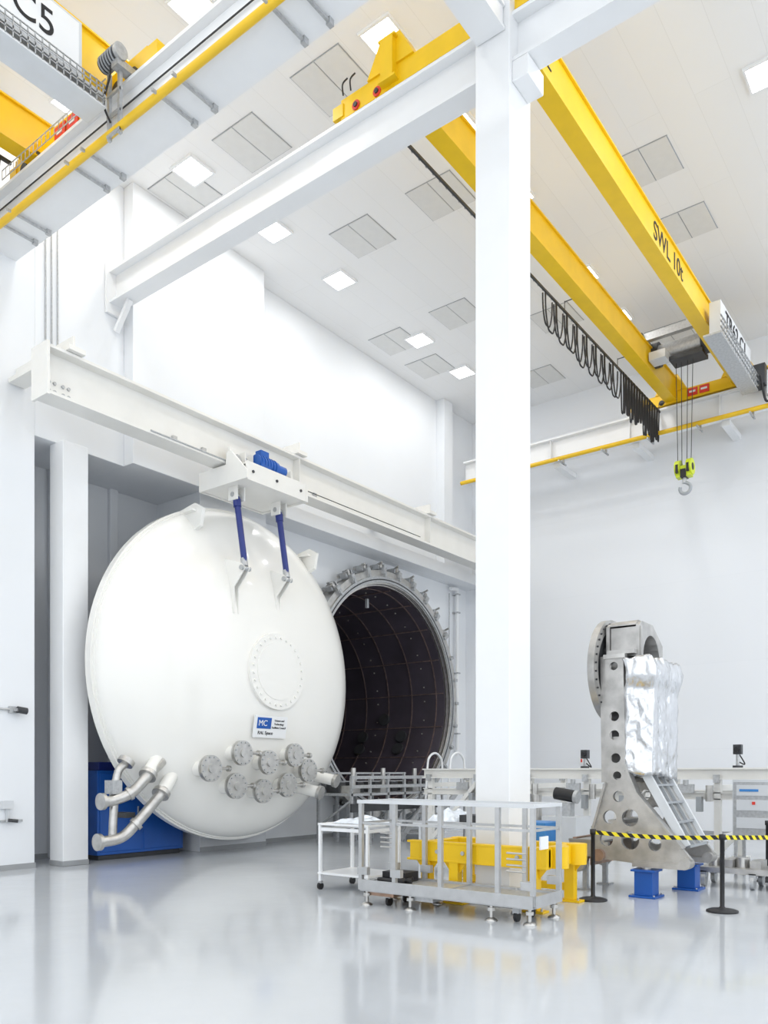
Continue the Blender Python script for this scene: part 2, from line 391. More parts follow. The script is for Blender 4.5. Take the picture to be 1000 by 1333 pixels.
# ------------------------------------------------------------------ monorail for chamber door
XM = -12.35
b = B("door_monorail_beam")
b.ibeam(M_cream, (XM, 7.05, 8.25), (XM, YE-.1, 8.25), .42, .80, .05, .04)
b.box(M_cream, XM-.24, XM+.24, 7.0, 7.05, 7.82, 8.68)
for y in (12.9, 18.0, 22.0):
    b.box(M_cream, XM-.2, XM+.2, y, y+.02, 7.9, 8.6)
for y in (7.5, 12.9, 18.0, 22.0):
    wx = -13.98 if y < 9 else (-13.68 if y < 13.3 else -14.13)
    b.box(M_cream, wx, XM+.3, y-.15, y+.15, 8.66, 8.74)
    b.box(M_cream, wx, XM+.2, y-.02, y+.02, 8.74, 8.95)
for z in (7.98, 8.12):
    for y in (7.15, 7.25, 7.4, 7.5): b.cyl(M_galv, (XM+.02, y, z), (XM+.05, y, z), .03, n=6)
b.tube(M_galv, [(XM+.22, 9.0, 7.90), (XM+.22, 10.9, 7.90)], .015, sub=1)
b.tube(M_dark, [(XM+.22, 12.4, 7.95), (XM+.22, 17.5, 7.95)], .010, sub=1)
for y in (9.6, 10.3, 13.5): b.box(M_galv, XM+.03, XM+.08, y, y+.1, 7.92, 8.05)
b.done()

# ------------------------------------------------------------------ chamber door
CY, CZ = 12.06, 3.84; XD = -13.3; R = 3.5; E = 1.12
def dome(r): return XD+.1+E*(max(0, 1-(r/R)**2.2))**.62
b = B("chamber_door")
prof = [R*math.sin(math.radians(a)) for a in range(0, 91, 2)]
prof = [(max(r, .001), dome(min(r, R))-XD) for r in prof]
b.lathe(M_door, prof, (XD, CY, CZ), (1, 0, 0), 160)
b.ring(M_door, (XD, CY, CZ), (1, 0, 0), 3.3, 3.56, -.12, .05, 160)
b.ring(M_door, (XD, CY, CZ), (1, 0, 0), 3.3, 3.52, .05, .11, 160)
b.ring(M_steel, (XD, CY, CZ), (1, 0, 0), 3.2, 3.53, -.16, -.12, 160)
b.lathe(M_shroud, [(.001, -.1), (3.3, -.1)], (XD, CY, CZ), (1, 0, 0), 96)
pc = (dome(.1)-.12, CY+.07, CZ+.02)
b.ring(M_door, pc, (1, 0, 0), .001, .80, -.1, .17, 64); b.ring(M_door, pc, (1, 0, 0), .001, .60, .17, .18, 64)
b.bolts(M_door, pc, (1, 0, 0), .71, 28, .026, .03, .17)
for y in (11.08, 12.27):
    for dy in (-.06, .06):
        b.prism(M_door, [(-12.55, y+dy-.01, 6.1), (-11.94, y+dy-.01, 5.90), (-11.84, y+dy-.01, 5.80), (-11.94, y+dy-.01, 5.68), (-12.16, y+dy-.01, 5.45), (-12.16, y+dy-.01, 4.95), (-12.35, y+dy-.01, 4.8)], (0, .02, 0))
    b.cyl(M_galv, (-11.91, y-.12, 5.80), (-11.91, y+.12, 5.80), .05)
    b.cyl(M_navy, (-11.92, y, 5.87), (-12.13, y-.03, 7.25), .062)
    b.cyl(M_galv, (-11.92, y, 5.84), (-11.95, y, 6.0), .07); b.cyl(M_navy, (-12.10, y-.03, 7.05), (-12.12, y-.03, 7.2), .08)
    b.cyl(M_galv, (-12.13, y-.15, 7.28), (-12.13, y+.12, 7.28), .05)
    for dy in (-.12, .07): b.box(M_cream, -12.25, -12.0, y+dy-.015, y+dy+.015, 7.17, 7.45)
for yy in (10.55, 13.9):
    zz = CZ+math.sqrt(3.45**2-(yy-CY)**2)
    b.prism(M_door, [(XD+.1, yy-.04, zz-.5), (XD+.7, yy-.04, zz-.3), (XD+.78, yy-.04, zz+.05), (XD+.55, yy-.04, zz+.18), (XD+.1, yy-.04, zz+.1)], (0, .08, 0))
    b.box(M_door, XD+.3, XD+.6, yy-.15, yy+.15, zz, zz+.04)
# trolley on the monorail
zt = 7.42
b.box(M_cream, -12.84, -11.61, 10.8, 12.455, zt+.02, zt+.10)
b.box(M_cream, -11.6, -11.55, 10.8, 12.455, zt, zt+.36); b.box(M_cream, -12.9, -12.85, 10.8, 12.455, zt, zt+.33)
b.box(M_cream, -12.9, -11.55, 12.46, 12.52, zt, zt+.36)
b.box(M_cream, -12.84, -11.605, 10.8, 12.455, zt+.31, zt+.335)
b.prism(M_cream, [(-12.9, 10.74, zt), (-11.5, 10.74, zt), (-11.5, 10.74, zt+.15), (-11.95, 10.74, zt+.62), (-12.08, 10.74, zt+.62), (-12.1, 10.74, zt+.38), (-12.9, 10.74, zt+.38)], (0, .05, 0))
b.box(M_cream, -12.11, -12.05, 10.795, 12.5, zt+.37, zt+.75)
for y in (10.95, 11.15, 12.05, 12.25):
    b.cyl(M_galv, (-12.05, y, zt+.52), (-11.98, y, zt+.52), .10); b.cyl(M_galv, (-11.98, y, zt+.52), (-11.94, y, zt+.52), .05)
    b.box(M_cream, -12.05, -11.88, y+.1, y+.12, zt+.34, zt+.68)
for y in (10.95, 11.6, 12.3): b.cyl(M_dark, (-11.55, y, zt+.18), (-11.53, y, zt+.18), .03, n=8)
b.cyl(M_blue, (-11.85, 11.3, zt+.55), (-11.85, 11.85, zt+.55), .15, n=24); b.cyl(M_blue, (-11.85, 11.8, zt+.56), (-11.85, 12.1, zt+.56), .11)
for k in range(6): b.cyl(M_blue, (-11.85, 11.35+.08*k, zt+.55), (-11.85, 11.37+.08*k, zt+.55), .165, n=24)
b.box(M_blue, -11.97, -11.70, 11.32, 11.6, zt+.34, zt+.55); b.box(M_blue, -11.93, -11.77, 11.38, 11.6, zt+.65, zt+.80)
# instrument flanges
for (y, z, r) in [(10.42, 1.82, .26), (11.06, 2.13, .25), (11.77, 1.95, .25), (12.52, 2.11, .25), (11.07, 1.47, .26), (11.79, 1.355, .25), (12.48, 1.47, .26), (13.08, 1.78, .26)]:
    rr = math.hypot(y-CY, z-CZ); x0 = dome(rr)-.25; x1 = dome(rr)+.28
    b.cyl(M_door, (x0, y, z), (x1, y, z), r*.62, n=28)
    b.cyl(M_steel, (x1-.02, y, z), (x1+.03, y, z), r, n=32); b.cyl(M_steel, (x1+.04, y, z), (x1+.08, y, z), r, n=32)
    b.bolts(M_galv, (x1+.08, y, z), (1, 0, 0), r*.85, 12, .018, .025)
    b.cyl(M_steel, (x1+.08, y, z), (x1+.11, y, z), r*.35, n=20)
    b.cyl(M_steel, (x1+.05, y+r*.9, z), (x1+.05, y+r+.16, z), .03); b.cyl(M_steel, (x1+.05, y+r+.16, z), (x1+.05, y+r+.22, z), .06)
for y, z in ((13.3, 1.38), (13.9, 1.64)):
    rr = min(3.4, math.hypot(y-CY, z-CZ)); x0 = dome(rr)-.1
    b.cyl(M_door, (x0, y-.1, z+.05), (x0+.6, y+.12, z-.08), .13, n=24); b.cyl(M_steel, (x0+.6, y+.12, z-.08), (x0+.67, y+.14, z-.1), .16, n=24)
# name plate
Mt = Matrix.Translation((dome(1.2)+.06, 11.95, 2.69)) @ Matrix.Rotation(math.radians(10), 4, 'Y')
b.box(M_white, -.015, .015, -.47, .47, -.23, .23, Mt)
b.box(M_blue, .015, .02, -.40, .0, -.04, .19, Mt)
Tm = Matrix(((0,0,1,0),(1,0,0,0),(0,1,0,0),(0,0,0,1)))
b.text(M_white, "MC", .17, Mt @ Matrix.Translation((.022, -.24, .07)) @ Tm)
for k, w in enumerate(("Science and", "Technology", "Facilities Council")):
    b.text(M_ink, w, .06, Mt @ Matrix.Translation((.018, .23, .14-.075*k)) @ Tm)
b.text(M_ink, "RAL Space", .1, Mt @ Matrix.Translation((.018, -.14, -.13)) @ Tm)
# lower left pipework fixed to the door
b.tube(M_steel, [(-12.75, 9.7, 1.95), (-12.6, 9.3, 1.7), (-12.65, 8.98, 1.38), (-12.75, 8.66, 1.24), (-12.8, 8.48, 1.22)], .10, n=20)
b.cyl(M_door, (-12.9, 9.8, 2.12), (-12.62, 9.32, 1.73), .13, n=24)
b.tube(M_steel, [(-12.75, 9.95, 1.62), (-12.6, 9.58, 1.34), (-12.65, 9.08, .82), (-12.7, 8.78, .56), (-12.75, 8.38, .5)], .10, n=20)
b.cyl(M_door, (-12.85, 10.1, 1.78), (-12.6, 9.62, 1.39), .13, n=24)
b.cyl(M_steel, (-12.62, 9.33, 1.73), (-12.6, 9.27, 1.67), .17, n=24); b.cyl(M_steel, (-12.62, 9.62, 1.38), (-12.6, 9.56, 1.32), .17, n=24)
b.cyl(M_steel, (-12.63, 9.08, .82), (-12.65, 9.03, .77), .13, n=24); b.cyl(M_steel, (-12.66, 8.96, 1.37), (-12.68, 8.91, 1.34), .13, n=24)
b.tube(M_steel, [(-12.8, 8.7, 1.2), (-12.8, 8.68, .9), (-12.8, 8.66, .5)], .075, n=16)
b.tube(M_steel, [(-12.9, 9.0, 1.9), (-12.9, 8.85, 1.75), (-12.9, 8.75, 1.3)], .075, n=16)
for p, q in (((-12.8, 8.48, 1.22), (-12.8, 8.41, 1.22)), ((-12.75, 8.38, .5), (-12.75, 8.31, .5)), ((-12.9, 9.05, 1.98), (-12.9, 8.99, 1.9))):
    b.cyl(M_steel, p, q, .155, n=24)
b.box(M_galv, -12.95, -12.7, 8.6, 8.8, 1.35, 1.6)
b.box(M_dark, -13.2, -12.8, 8.95, 9.15, .9, 1.0)
b.done()

# ------------------------------------------------------------------ blue cabinet in recess
b = B("blue_equipment_cabinet")
b.box(M_blue, -14.85, -14.1, 9.2, 11.3, .1, 1.78); b.box(M_dark, -14.8, -14.15, 9.25, 11.25, 0, .1)
for y in (9.25, 10.28): b.box(M_blue, -14.1, -14.08, y, y+.95, .16, 1.72)
for y in (10.15, 11.18): b.box(M_galv, -14.08, -14.06, y-.04, y, .85, 1.05)
b.box(M_navy, -14.8, -14.2, 9.3, 9.9, 1.78, 1.95); b.done(.01)

# ------------------------------------------------------------------ vacuum chamber
KC = (-13.95, 18.5, 3.95)
b = B("vacuum_chamber")
ax = (1, 0, 0)
b.ring(M_steel, KC, ax, 3.10, 3.44, -.9, 0, 128)
b.ring(M_steel, KC, ax, 3.14, 3.52, -.12, .10, 128)
b.ring(M_galv, KC, ax, 3.18, 3.34, .10, .14, 128)
b.ring(M_dark, KC, ax, 3.24, 3.27, .14, .15, 128)
b.lathe(M_shroud, [(3.14, .02), (3.08, -.1), (3.08, -9.0)], KC, ax, 96)
b.lathe(M_shroud, [(3.08, -9.0), (2.6, -9.5), (1.5, -9.9), (.001, -10)], KC, ax, 96)
for h in [-.35-.95*k for k in range(9)]:
    b.ring(M_shroud2, KC, ax, 3.05, 3.07, h, h-.035, 96)
for k in range(18):
    a = 2*math.pi*k/18+.1; c, s_ = math.cos(a), math.sin(a)
    b.bar(M_shroud2, (KC[0]-.1, KC[1]+3.065*c, KC[2]+3.065*s_), (KC[0]-9, KC[1]+3.065*c, KC[2]+3.065*s_), .03, .03)
M_spot = mat("shroud_clip_aluminium", (.7, .68, .62), .3, .6)
for k in range(18):
    a = 2*math.pi*(k+.5)/18+.1
    for h in [-.8-1.9*j for j in range(4)]:
        for da in (-.1, .1):
            y = KC[1]+3.05*math.cos(a+da); z = KC[2]+3.05*math.sin(a+da)
            b.cyl(M_spot, (KC[0]+h, y, z), (KC[0]+h-.03, y, z), .022, n=6)
for a, h in ((-.35, -1.6), (-.5, -1.6), (-.35, -3.2), (-.5, -3.2), (-.15, -2.4)):
    y = KC[1]+3.05*math.cos(a); z = KC[2]+3.05*math.sin(a)
    b.cyl(M_dark, (KC[0]+h, y, z), (KC[0]+h, y-.08*math.cos(a), z-.08*math.sin(a)), .2, n=24)
for y in (-2, -1, 0, 1, 2):
    L = math.sqrt(max(0, 2.7**2-y*y)); b.bar(M_shroud2, (KC[0]-9.3, KC[1]+y, KC[2]-L), (KC[0]-9.3, KC[1]+y, KC[2]+L), .05, .05)
for h in (-1.2, -2.8):
    b.box(M_lgrey, KC[0]+h-.04, KC[0]+h+.04, 19.0, 19.08, 6.7, 6.97)
for y in (17.6, 19.4): b.box(M_dark, KC[0]-8, KC[0]+.3, y-.06, y+.06, 1.15, 1.35)
n = 30
for k in range(n):
    a = 2*math.pi*k/n; deg = math.degrees(a) % 360
    T = Matrix.Translation(KC) @ Matrix.Rotation(a, 4, 'X')
    big = 25 < deg < 150
    w = .07 if big else .045
    b.box(M_galv, -.2, .18, 3.42, 3.60 if big else 3.54, -w, w, T)
    b.box(M_galv, .1, .20, 3.34, 3.5, -.035, .035, T)
    p0 = T @ V((.02, 3.5, 0)); p1 = T @ V((.02, 3.74 if big else 3.62, 0)); b.cyl(M_alu, p0, p1, .06 if big else .04, n=12)
    if big:
        b.box(M_galv, -.24, .06, 3.56, 3.70, -.15, -.10, T); b.box(M_galv, -.24, .06, 3.56, 3.70, .10, .15, T)
        b.cyl(M_alu, T @ V((-.2, 3.63, -.18)), T @ V((-.2, 3.63, .18)), .04, n=10)
        b.cyl(M_alu, T @ V((-.05, 3.68, .1)), T @ V((.2, 3.72, .16)), .03, n=10)
b.box(M_grey, -14.38, -13.9, 16.6, 17.0, .0, .85); b.box(M_grey, -14.38, -13.9, 20.0, 20.4, .0, .85)
b.done()

# ------------------------------------------------------------------ platform in front of chamber
b = B("chamber_access_platform")
x0, x1, y0, y1 = -13.2, -12.1, 14.6, 18.3
b.box(M_galv, x0, x1, y0, y1, 1.18, 1.24)
for z in (1.5, 1.72):
    b.bar(M_galv, (x0, y0, z), (x0, y1, z), .05, .05); b.bar(M_galv, (x1, y0, z-.1), (x1, y1, z-.1), .06, .08)
for y in [y0+.05+k*.71 for k in range(6)]:
    for x in (x0+.03, x1-.03):
        b.bar(M_galv, (x, y, 0), (x, y, 1.72 if x < -12.6 else 1.6), .06, .06)
    b.bar(M_galv, (x0, y, .4), (x1, y, 1.1), .04, .04); b.box(M_dark, x0+.2, x0+.6, y+.1, y+.35, 1.24, 1.5)
for y in (14.8, 16, 17.4): b.box(M_steel, -12.7, -12.3, y, y+.4, 1.24, 1.42); b.cyl(M_steel, (-12.6, y+.5, 1.24), (-12.6, y+.5, 1.85), .06)
b.bar(M_dark, (x1, y0, .9), (x1, y1, .9), .05, .2); b.bar(M_galv, (x1, y0, .3), (x1, y1, .3), .05, .08)
b.done()
b = B("access_steps")
for x in (-11.9, -11.2):
    b.tube(M_white, [(x, 17.4, .9), (x, 17.5, 1.9), (x, 17.6, 2.15), (x, 17.85, 2.25), (x, 18.1, 2.15), (x, 18.2, 1.9), (x, 18.2, 1.0)], .03)
    b.bar(M_galv, (x, 16.3, .08), (x, 17.9, 1.3), .05, .16)
for k in range(5): b.box(M_galv, -11.9, -11.2, 16.5+.28*k, 16.75+.28*k, .2+.24*k, .23+.24*k)
for x in (-11.9, -11.2):
    b.bar(M_galv, (x, 18.2, 0), (x, 18.2, 1.2), .05, .05)
b.box(M_galv, -11.9, -11.2, 17.8, 18.25, 1.2, 1.24); b.done()

# ------------------------------------------------------------------ transfer rail frame (white), behind
b = B("transfer_rail_frame")
for y in (15.9, 17.6):
    b.ibeam(M_cream, (-10.9, y, 1.72), (-1.2, y, 1.72), .18, .22, .03, .02)
    b.ibeam(M_cream, (-10.9, y, 1.30), (-1.2, y, 1.30), .12, .14, .02, .02)
    for k in range(8):
        x = -10.7+k*1.3
        b.bar(M_cream, (x, y, .04), (x, y, 1.62), .12, .12); b.box(M_cream, x-.15, x+.15, y-.15, y+.15, 0, .03)
        b.box(M_galv, x-.05, x+.05, y-.16, y-.06, 1.55, 1.7)
for k in range(8):
    x = -10.7+k*1.3; b.bar(M_cream, (x, 15.9, .5), (x, 17.6, .5), .1, .1); b.bar(M_cream, (x, 15.9, 1.45), (x, 17.6, 1.45), .1, .1)
for xa in (-10.6, -6.7, -4.2): b.bar(M_cream, (xa, 15.80, .2), (xa+1.2, 15.80, 1.5), .07, .09)
for x in (-9.9, -8.5, -7.2, -6.4, -4.9, -3.9): 
    b.box(M_galv, x, x+.3, 15.74, 15.8, 1.35, 1.52); b.cyl(M_steel, (x+.6, 15.7, 1.2), (x+.6, 15.7, 1.5), .07)
    b.box(M_grey, x+.35, x+.45, 15.7, 15.84, 1.0, 1.28); b.cyl(M_galv, (x+.15, 15.75, 1.5), (x+.15, 15.75, 1.6), .05)
b.done()
def cam_post(x, y, z0, z1):
    b = B("alignment_camera_post"); b.cyl(M_galv, (x, y, z0), (x, y, z1-.1), .03); b.cyl(M_dark, (x, y, z0), (x, y, z0+.04), .09)
    b.box(M_dark, x-.07, x+.07, y-.06, y+.08, z1-.12, z1+.06); b.cyl(M_black, (x, y-.12, z1-.03), (x, y-.06, z1-.03), .045)
    b.tube(M_black, [(x, y+.06, z1-.1), (x+.1, y+.1, z1-.3), (x+.03, y, z0+.1)], .012, n=6); b.done()
cam_post(-6.85, 15.9, 1.832, 2.15); cam_post(-3.85, 15.9, 1.832, 2.2)
b = B("instrument_rack_cabinet")
b.box(M_lgrey, -3.62, -2.6, 14.6, 15.3, .62, 1.62); b.box(M_galv, -3.6, -2.62, 14.58, 14.6, .66, 1.58)
for z in (.8, 1.1, 1.35): b.box(M_lgrey, -3.55, -2.9, 14.565, 14.58, z, z+.18)
b.box(M_red, -3.3, -3.25, 14.555, 14.565, 1.2, 1.25); b.box(M_sblue, -3.5, -3.2, 14.555, 14.565, 1.42, 1.46)
for x in (-3.58, -2.68):
    for y in (14.65, 15.22): b.bar(M_galv, (x, y, .08), (x, y, .62), .05, .05); b.cyl(M_black, (x-.02, y, .05), (x+.02, y, .05), .05)
b.done()
b = B("pump_dolly")
b.box(M_alu, -3.7, -2.0, 12.8, 13.5, .22, .3)
for x in (-3.6, -2.9, -2.1):
    for y in (12.85, 13.4): b.cyl(M_galv, (x-.03, y, .1), (x+.03, y, .1), .1); b.box(M_galv, x-.05, x+.05, y-.05, y+.05, .14, .24)
for x in (-3.5, -3.1, -2.6): b.cyl(M_steel, (x, 13.1, .3), (x, 13.1, .45), .1); b.box(M_alu, x+.15, x+.3, 12.9, 13.3, .3, .42)
b.done()
b = B("vacuum_pump_unit")
b.box(M_lgrey, -7.0, -6.3, 14.2, 14.9, .1, .9); b.cyl(M_black, (-6.85, 14.5, 1.34), (-6.45, 14.5, 1.28), .12, n=24); b.cyl(M_galv, (-6.45, 14.5, 1.28), (-6.38, 14.5, 1.27), .13, n=24)
b.box(M_galv, -6.8, -6.5, 14.4, 14.6, .9, 1.16); b.cyl(M_steel, (-7.3, 14.6, .1), (-7.3, 14.6, 1.3), .1)
b.box(M_galv, -7.45, -7.0, 14.45, 14.75, .5, .8)
for x in (-6.95, -6.35):
    for y in (14.25, 14.85): b.cyl(M_black, (x-.02, y, .05), (x+.02, y, .05), .05)
b.box(M_galv, -7.45, -7.15, 14.45, 14.75, 0, .1)
b.done()

# ------------------------------------------------------------------ optical test stand
b = B("optical_instrument_stand")
fn = lambda yy: (lambda x, z: V((x, yy, z)))
outer = [(-4.52, 3.42), (-4.25, 3.42), (-4.22, 1.85), (-4.05, 1.45), (-3.42, .70), (-3.30, .56), (-3.34, .43), (-3.6, .43), (-4.65, .50), (-4.72, .68), (-4.70, .90), (-4.5, 1.6)]
holes = [(-4.39, 3.27, .06), (-4.38, 2.55, .07), (-4.38, 2.28, .07), (-4.36, 1.95, .07), (-4.34, 1.7, .06), (-4.32, 1.4, .08), (-4.45, 1.1, .10), (-4.15, 1.1, .12), (-4.5, .78, .1), (-4.15, .78, .13), (-3.8, .74, .09)]
for yy in (11.2, 12.3):
    b.plate(M_alu, outer, holes, fn(yy), (0, .07, 0))
    for p, q in ((outer[2], outer[3]), (outer[3], outer[4]), (outer[10], outer[11]), (outer[11], outer[0])):
        b.bar(M_alu, (p[0], yy+.035, p[1]), (q[0], yy+.035, q[1]), .16, .03)
    b.box(M_alu, -4.1, -3.4, yy-.06, yy+.13, .42, .50)
    b.cyl(M_alu, (-3.38, yy-.08, .50), (-3.38, yy+.15, .50), .08); b.cyl(M_copper, (-4.6, yy-.08, .55), (-4.6, yy+.15, .55), .09)
    b.box(M_steel, -4.54, -4.22, yy-.02, yy+.09, 3.38, 3.44)
b.box(M_alu, -4.54, -4.48, 11.27, 12.3, 1.6, 3.4)
for z in (.5, 1.0, 1.6, 2.2, 2.8): b.box(M_alu, -4.5, -4.3, 11.27, 12.3, z, z+.06)
# low base truck
b.bar(M_alu, (-5.1, 11.3, .62), (-4.5, 11.3, .62), .08, .22); b.bar(M_alu, (-5.1, 12.25, .62), (-4.5, 12.25, .62), .08, .22)
b.box(M_copper, -5.06, -5.0, 11.3, 12.25, .42, .78); b.box(M_copper, -4.78, -4.74, 11.28, 12.27, .38, .72)
b.box(M_alu, -5.1, -4.55, 11.24, 12.3, .73, .76)
for y in (11.26, 12.27): b.cyl(M_alu, (-4.98, y-.02, .4), (-4.98, y+.04, .4), .13, n=24); b.cyl(M_copper, (-4.98, y-.05, .4), (-4.98, y+.06, .4), .05)
for y in (11.4, 12.15):
    b.bar(M_galv, (-4.9, y, .02), (-4.9, y, .5), .07, .07); b.box(M_galv, -5.0, -4.8, y-.1, y+.1, 0, .02)
pA, pB = V((-4.02, 0, 1.80)), V((-3.42, 0, .72))
for yy in (11.36, 12.2): b.bar(M_lgrey, (pA.x, yy, pA.z), (pB.x, yy, pB.z), .06, .12)
b.prism(M_alu, [(pA.x, 11.34, pA.z), (pB.x, 11.34, pB.z), (pB.x-.03, 11.34, pB.z-.02), (pA.x-.03, 11.34, pA.z-.02)], (0, .88, 0))
for t in (0, .22, .45, .7, 1):
    p = pA.lerp(pB, t); b.box(M_grey, p.x-.03, p.x+.05, 11.38, 12.18, p.z-.015, p.z+.015)
for yy in (11.62, 11.9): b.bar(M_grey, (pA.x+.02, yy, pA.z), (pB.x+.02, yy, pB.z), .02, .05)
rc = (-4.62, 11.72, 3.26)
b.ring(M_alu, rc, (-1, 0, 0), .60, .76, -.03, .07, 72); b.ring(M_dark, rc, (-1, 0, 0), .001, .62, 0, .03, 48)
b.bolts(M_dark, rc, (-1, 0, 0), .70, 36, .015, .02, .07); b.bolts(M_dark, rc, (1, 0, 0), .70, 36, .015, .02, .03)
arch = [(11.35, 3.4), (11.35, 3.86), (11.45, 3.92), (11.9, 3.92), (12.35, 3.66), (12.35, 3.4), (12.2, 3.4)]
arc = [(11.85+.35*math.cos(math.radians(a)), 3.4+.36*math.sin(math.radians(a))) for a in range(0, 181, 15)]
arch += arc
for xx in (-4.56, -4.12): b.prism(M_alu, [(xx, y, z) for y, z in arch], (.05, 0, 0))
for p, q in list(zip(arc, arc[1:]))+list(zip(arch[1:5], arch[2:6])): b.prism(M_alu, [(-4.51, p[0], p[1]), (-4.51, q[0], q[1]), (-4.51, q[0], q[1]+.02), (-4.51, p[0], p[1]+.02)], (.39, 0, 0))
b.box(M_alu, -4.5, -4.05, 11.38, 11.42, 3.42, 3.84)
b.box(M_alu, -4.5, -4.1, 11.22, 11.40, 3.44, 3.5)
b.done()
# foil wrap
b = B("foil_wrap")
bb = bmesh.new(); bmesh.ops.create_cube(bb, size=1)
bmesh.ops.subdivide_edges(bb, edges=bb.edges, cuts=44, use_grid_fill=True)
for v in bb.verts:
    p = v.co.copy(); t = (p.z+.5)
    x = -4.04+p.x*.46; y = 11.76+p.y*1.20; z = 1.64+t*1.72
    k = 1-.06*(1-t); x = -4.26+(x+4.26)*k
    s_ = min(1, max(0, (t-.74)/.1)); roll = .93+.13*s_
    y = 11.76+(y-11.76)*roll
    if t > .74: x += .06*math.sin((t-.74)/.26*math.pi)
    z += .10*(1-t)*(.5-p.y)
    fold = noise.noise(V((x*2.2, y*3.0, z*.9)))*.035-abs(noise.noise(V((x*5+3, y*7+z*2, z*3.4))))*.045+noise.noise(V((x*16, y*16, z*14)))*.009
    d = V((p.x*.6, p.y, 0)); d = d.normalized() if d.length > .01 else V((0, 0, 1))
    cr = max(0, abs(p.x)+abs(p.y)-.88)*.25
    q = V((x, y, z))+d*(fold-cr*.6)+V((0, 0, noise.noise(V((x*6, y*6, 3)))*.08*(1 if t < .1 or t > .9 else 0)))
    q.x = max(q.x, -4.30)
    v.co = q
b.merge(bb, M_foil, True)
b.done()

def jack(x, y):
    b = B("blue_jack_stand")
    b.box(M_blue, x-.19, x+.19, y-.19, y+.19, 0, .03); b.box(M_blue, x-.13, x+.13, y-.13, y+.13, .03, .36); b.box(M_blue, x-.17, x+.17, y-.17, y+.17, .36, .39)
    b.cyl(M_steel, (x, y, .39), (x, y, .415), .07)
    for dx in (-.16, .16):
        for dy in (-.16, .16): b.cyl(M_galv, (x+dx, y+dy, .03), (x+dx, y+dy, .05), .015, n=6)
    b.done(.006)
jack(-3.93, 11.24); jack(-3.68, 12.34)

# ------------------------------------------------------------------ barrier posts + tape
def bpost(x, y):
    b = B("barrier_post")
    b.lathe(M_black, [(.001, 0), (.19, 0), (.19, .02), (.15, .035), (.04, .05), (.028, .07), (.028, .9), (.04, .9), (.04, .97), (.001, .975)], (x, y, 0), (0, 0, 1), 32); b.done()
for x, y in [(-4.40, 10.48), (-2.75, 10.6), (-1.0, 13.4), (-2.94, 14.0)]: bpost(x, y)
b = B("hazard_barrier_tape")
def tape(p, q, z0, z1, sag=.03):
    N = 16; pr = None
    for k in range(N+1):
        t = k/N; x = p[0]+(q[0]-p[0])*t; y = p[1]+(q[1]-p[1])*t; z = z0+(z1-z0)*t-sag*4*t*(1-t)
        c = V((x, y, z))
        if pr is not None: b.bar(M_haz, pr, c, .006, .055)
        pr = c
tape((-4.36, 10.48), (-2.79, 10.6), .93, .93); tape((-2.72, 10.63), (-1.02, 13.37), .93, .93); tape((-2.9, 14.0), (-1.04, 13.41), .86, .93, .02)
b.done()

# ------------------------------------------------------------------ work platform with guard rails
b = B("mobile_work_platform")
x0, x1, y0, y1 = -6.70, -4.20, 8.30, 8.98
zd = .25
def post(x, y, z0=.22, z1=1.34): b.bar(M_plat, (x, y, z0), (x, y, z1), .055, .055)
for y in (y0, y1):
    b.bar(M_plat, (x0, y, zd), (x1, y, zd), .06, .13)
    b.bar(M_lgrey, (x0-.05, y, 1.36), (x1+.03, y, 1.36), .06, .045)
    b.bar(M_plat, (x0, y, 1.08), (x1, y, 1.08), .03, .03)
    for x in (x0, x0+.55, x0+1.25, x1-.45, x1): post(x, y)
    for xx in (x0-.04, x0+.5, x1-.14): b.box(M_plat, xx, xx+.16, y-.035, y+.035, .40, .50)
for x in (x0, x1, x0+1.25):
    b.bar(M_plat, (x, y0, zd), (x, y1, zd), .06, .11)
    if x != x0+1.25:
        b.bar(M_lgrey, (x, y0, 1.36), (x, y1, 1.36), .06, .04); b.bar(M_plat, (x, y0, 1.08), (x, y1, 1.08), .028, .028)
b.box(M_galv, x0, x1, y0+.03, y1-.03, .27, .29)
b.box(M_plat, x0-.02, x1+.02, y0-.045, y0-.03, .20, .34)
b.box(M_plat, x1+.03, x1+.045, y0, y1, .20, .34)
for k in range(4): b.cyl(M_steel, (x0+.3, y0+.03, .78+.06*k), (x0+.55, y0+.03, .78+.06*k), .012, n=8)
for k in range(4): b.cyl(M_steel, (x1-.35, y0+.03, .6+.07*k), (x1-.1, y0+.03, .6+.07*k), .012, n=8)
b.box(M_copper, x0+.05, x0+.5, y0+.04, y1-.05, .13, .2)
b.box(M_galv, x0+.75, x0+1.1, y0+.05, y1-.05, .12, .2)
for x in (x0+.08, x0+.78, x1-.55, x1-.05):
    for y in (y0+.02, y1-.03):
        b.cyl(M_steel, (x, y, .03), (x, y, .32), .022); b.lathe(M_steel, [(.001, 0), (.075, 0), (.07, .02), (.025, .045), (.001, .045)], (x, y, 0), (0, 0, 1), 20)
        b.cyl(M_steel, (x, y, .12), (x, y, .16), .05, n=6)
for x in (x0+.35, x1-.28):
    for y in (y0+.15, y1-.15):
        b.cyl(M_black, (x-.02, y, .06), (x+.02, y, .06), .06); b.box(M_galv, x-.04, x+.04, y-.04, y+.04, .1, .25)
b.box(M_white, x1-.02, x1+.0, y0+.2, y0+.4, .85, 1.0)
b.tube(M_black, [(x0+.1, 8.6, .31), (x0+.2, 8.45, .33), (x0+.45, 8.5, .32), (x0+.5, 8.75, .33), (x0+.3, 8.8, .32), (x0+.15, 8.65, .36), (x0+.6, 8.6, .32)], .03)
b.box(M_black, x0+.12, x0+.5, y0+.3, y0+.6, .29, .42)
b.done(.004)

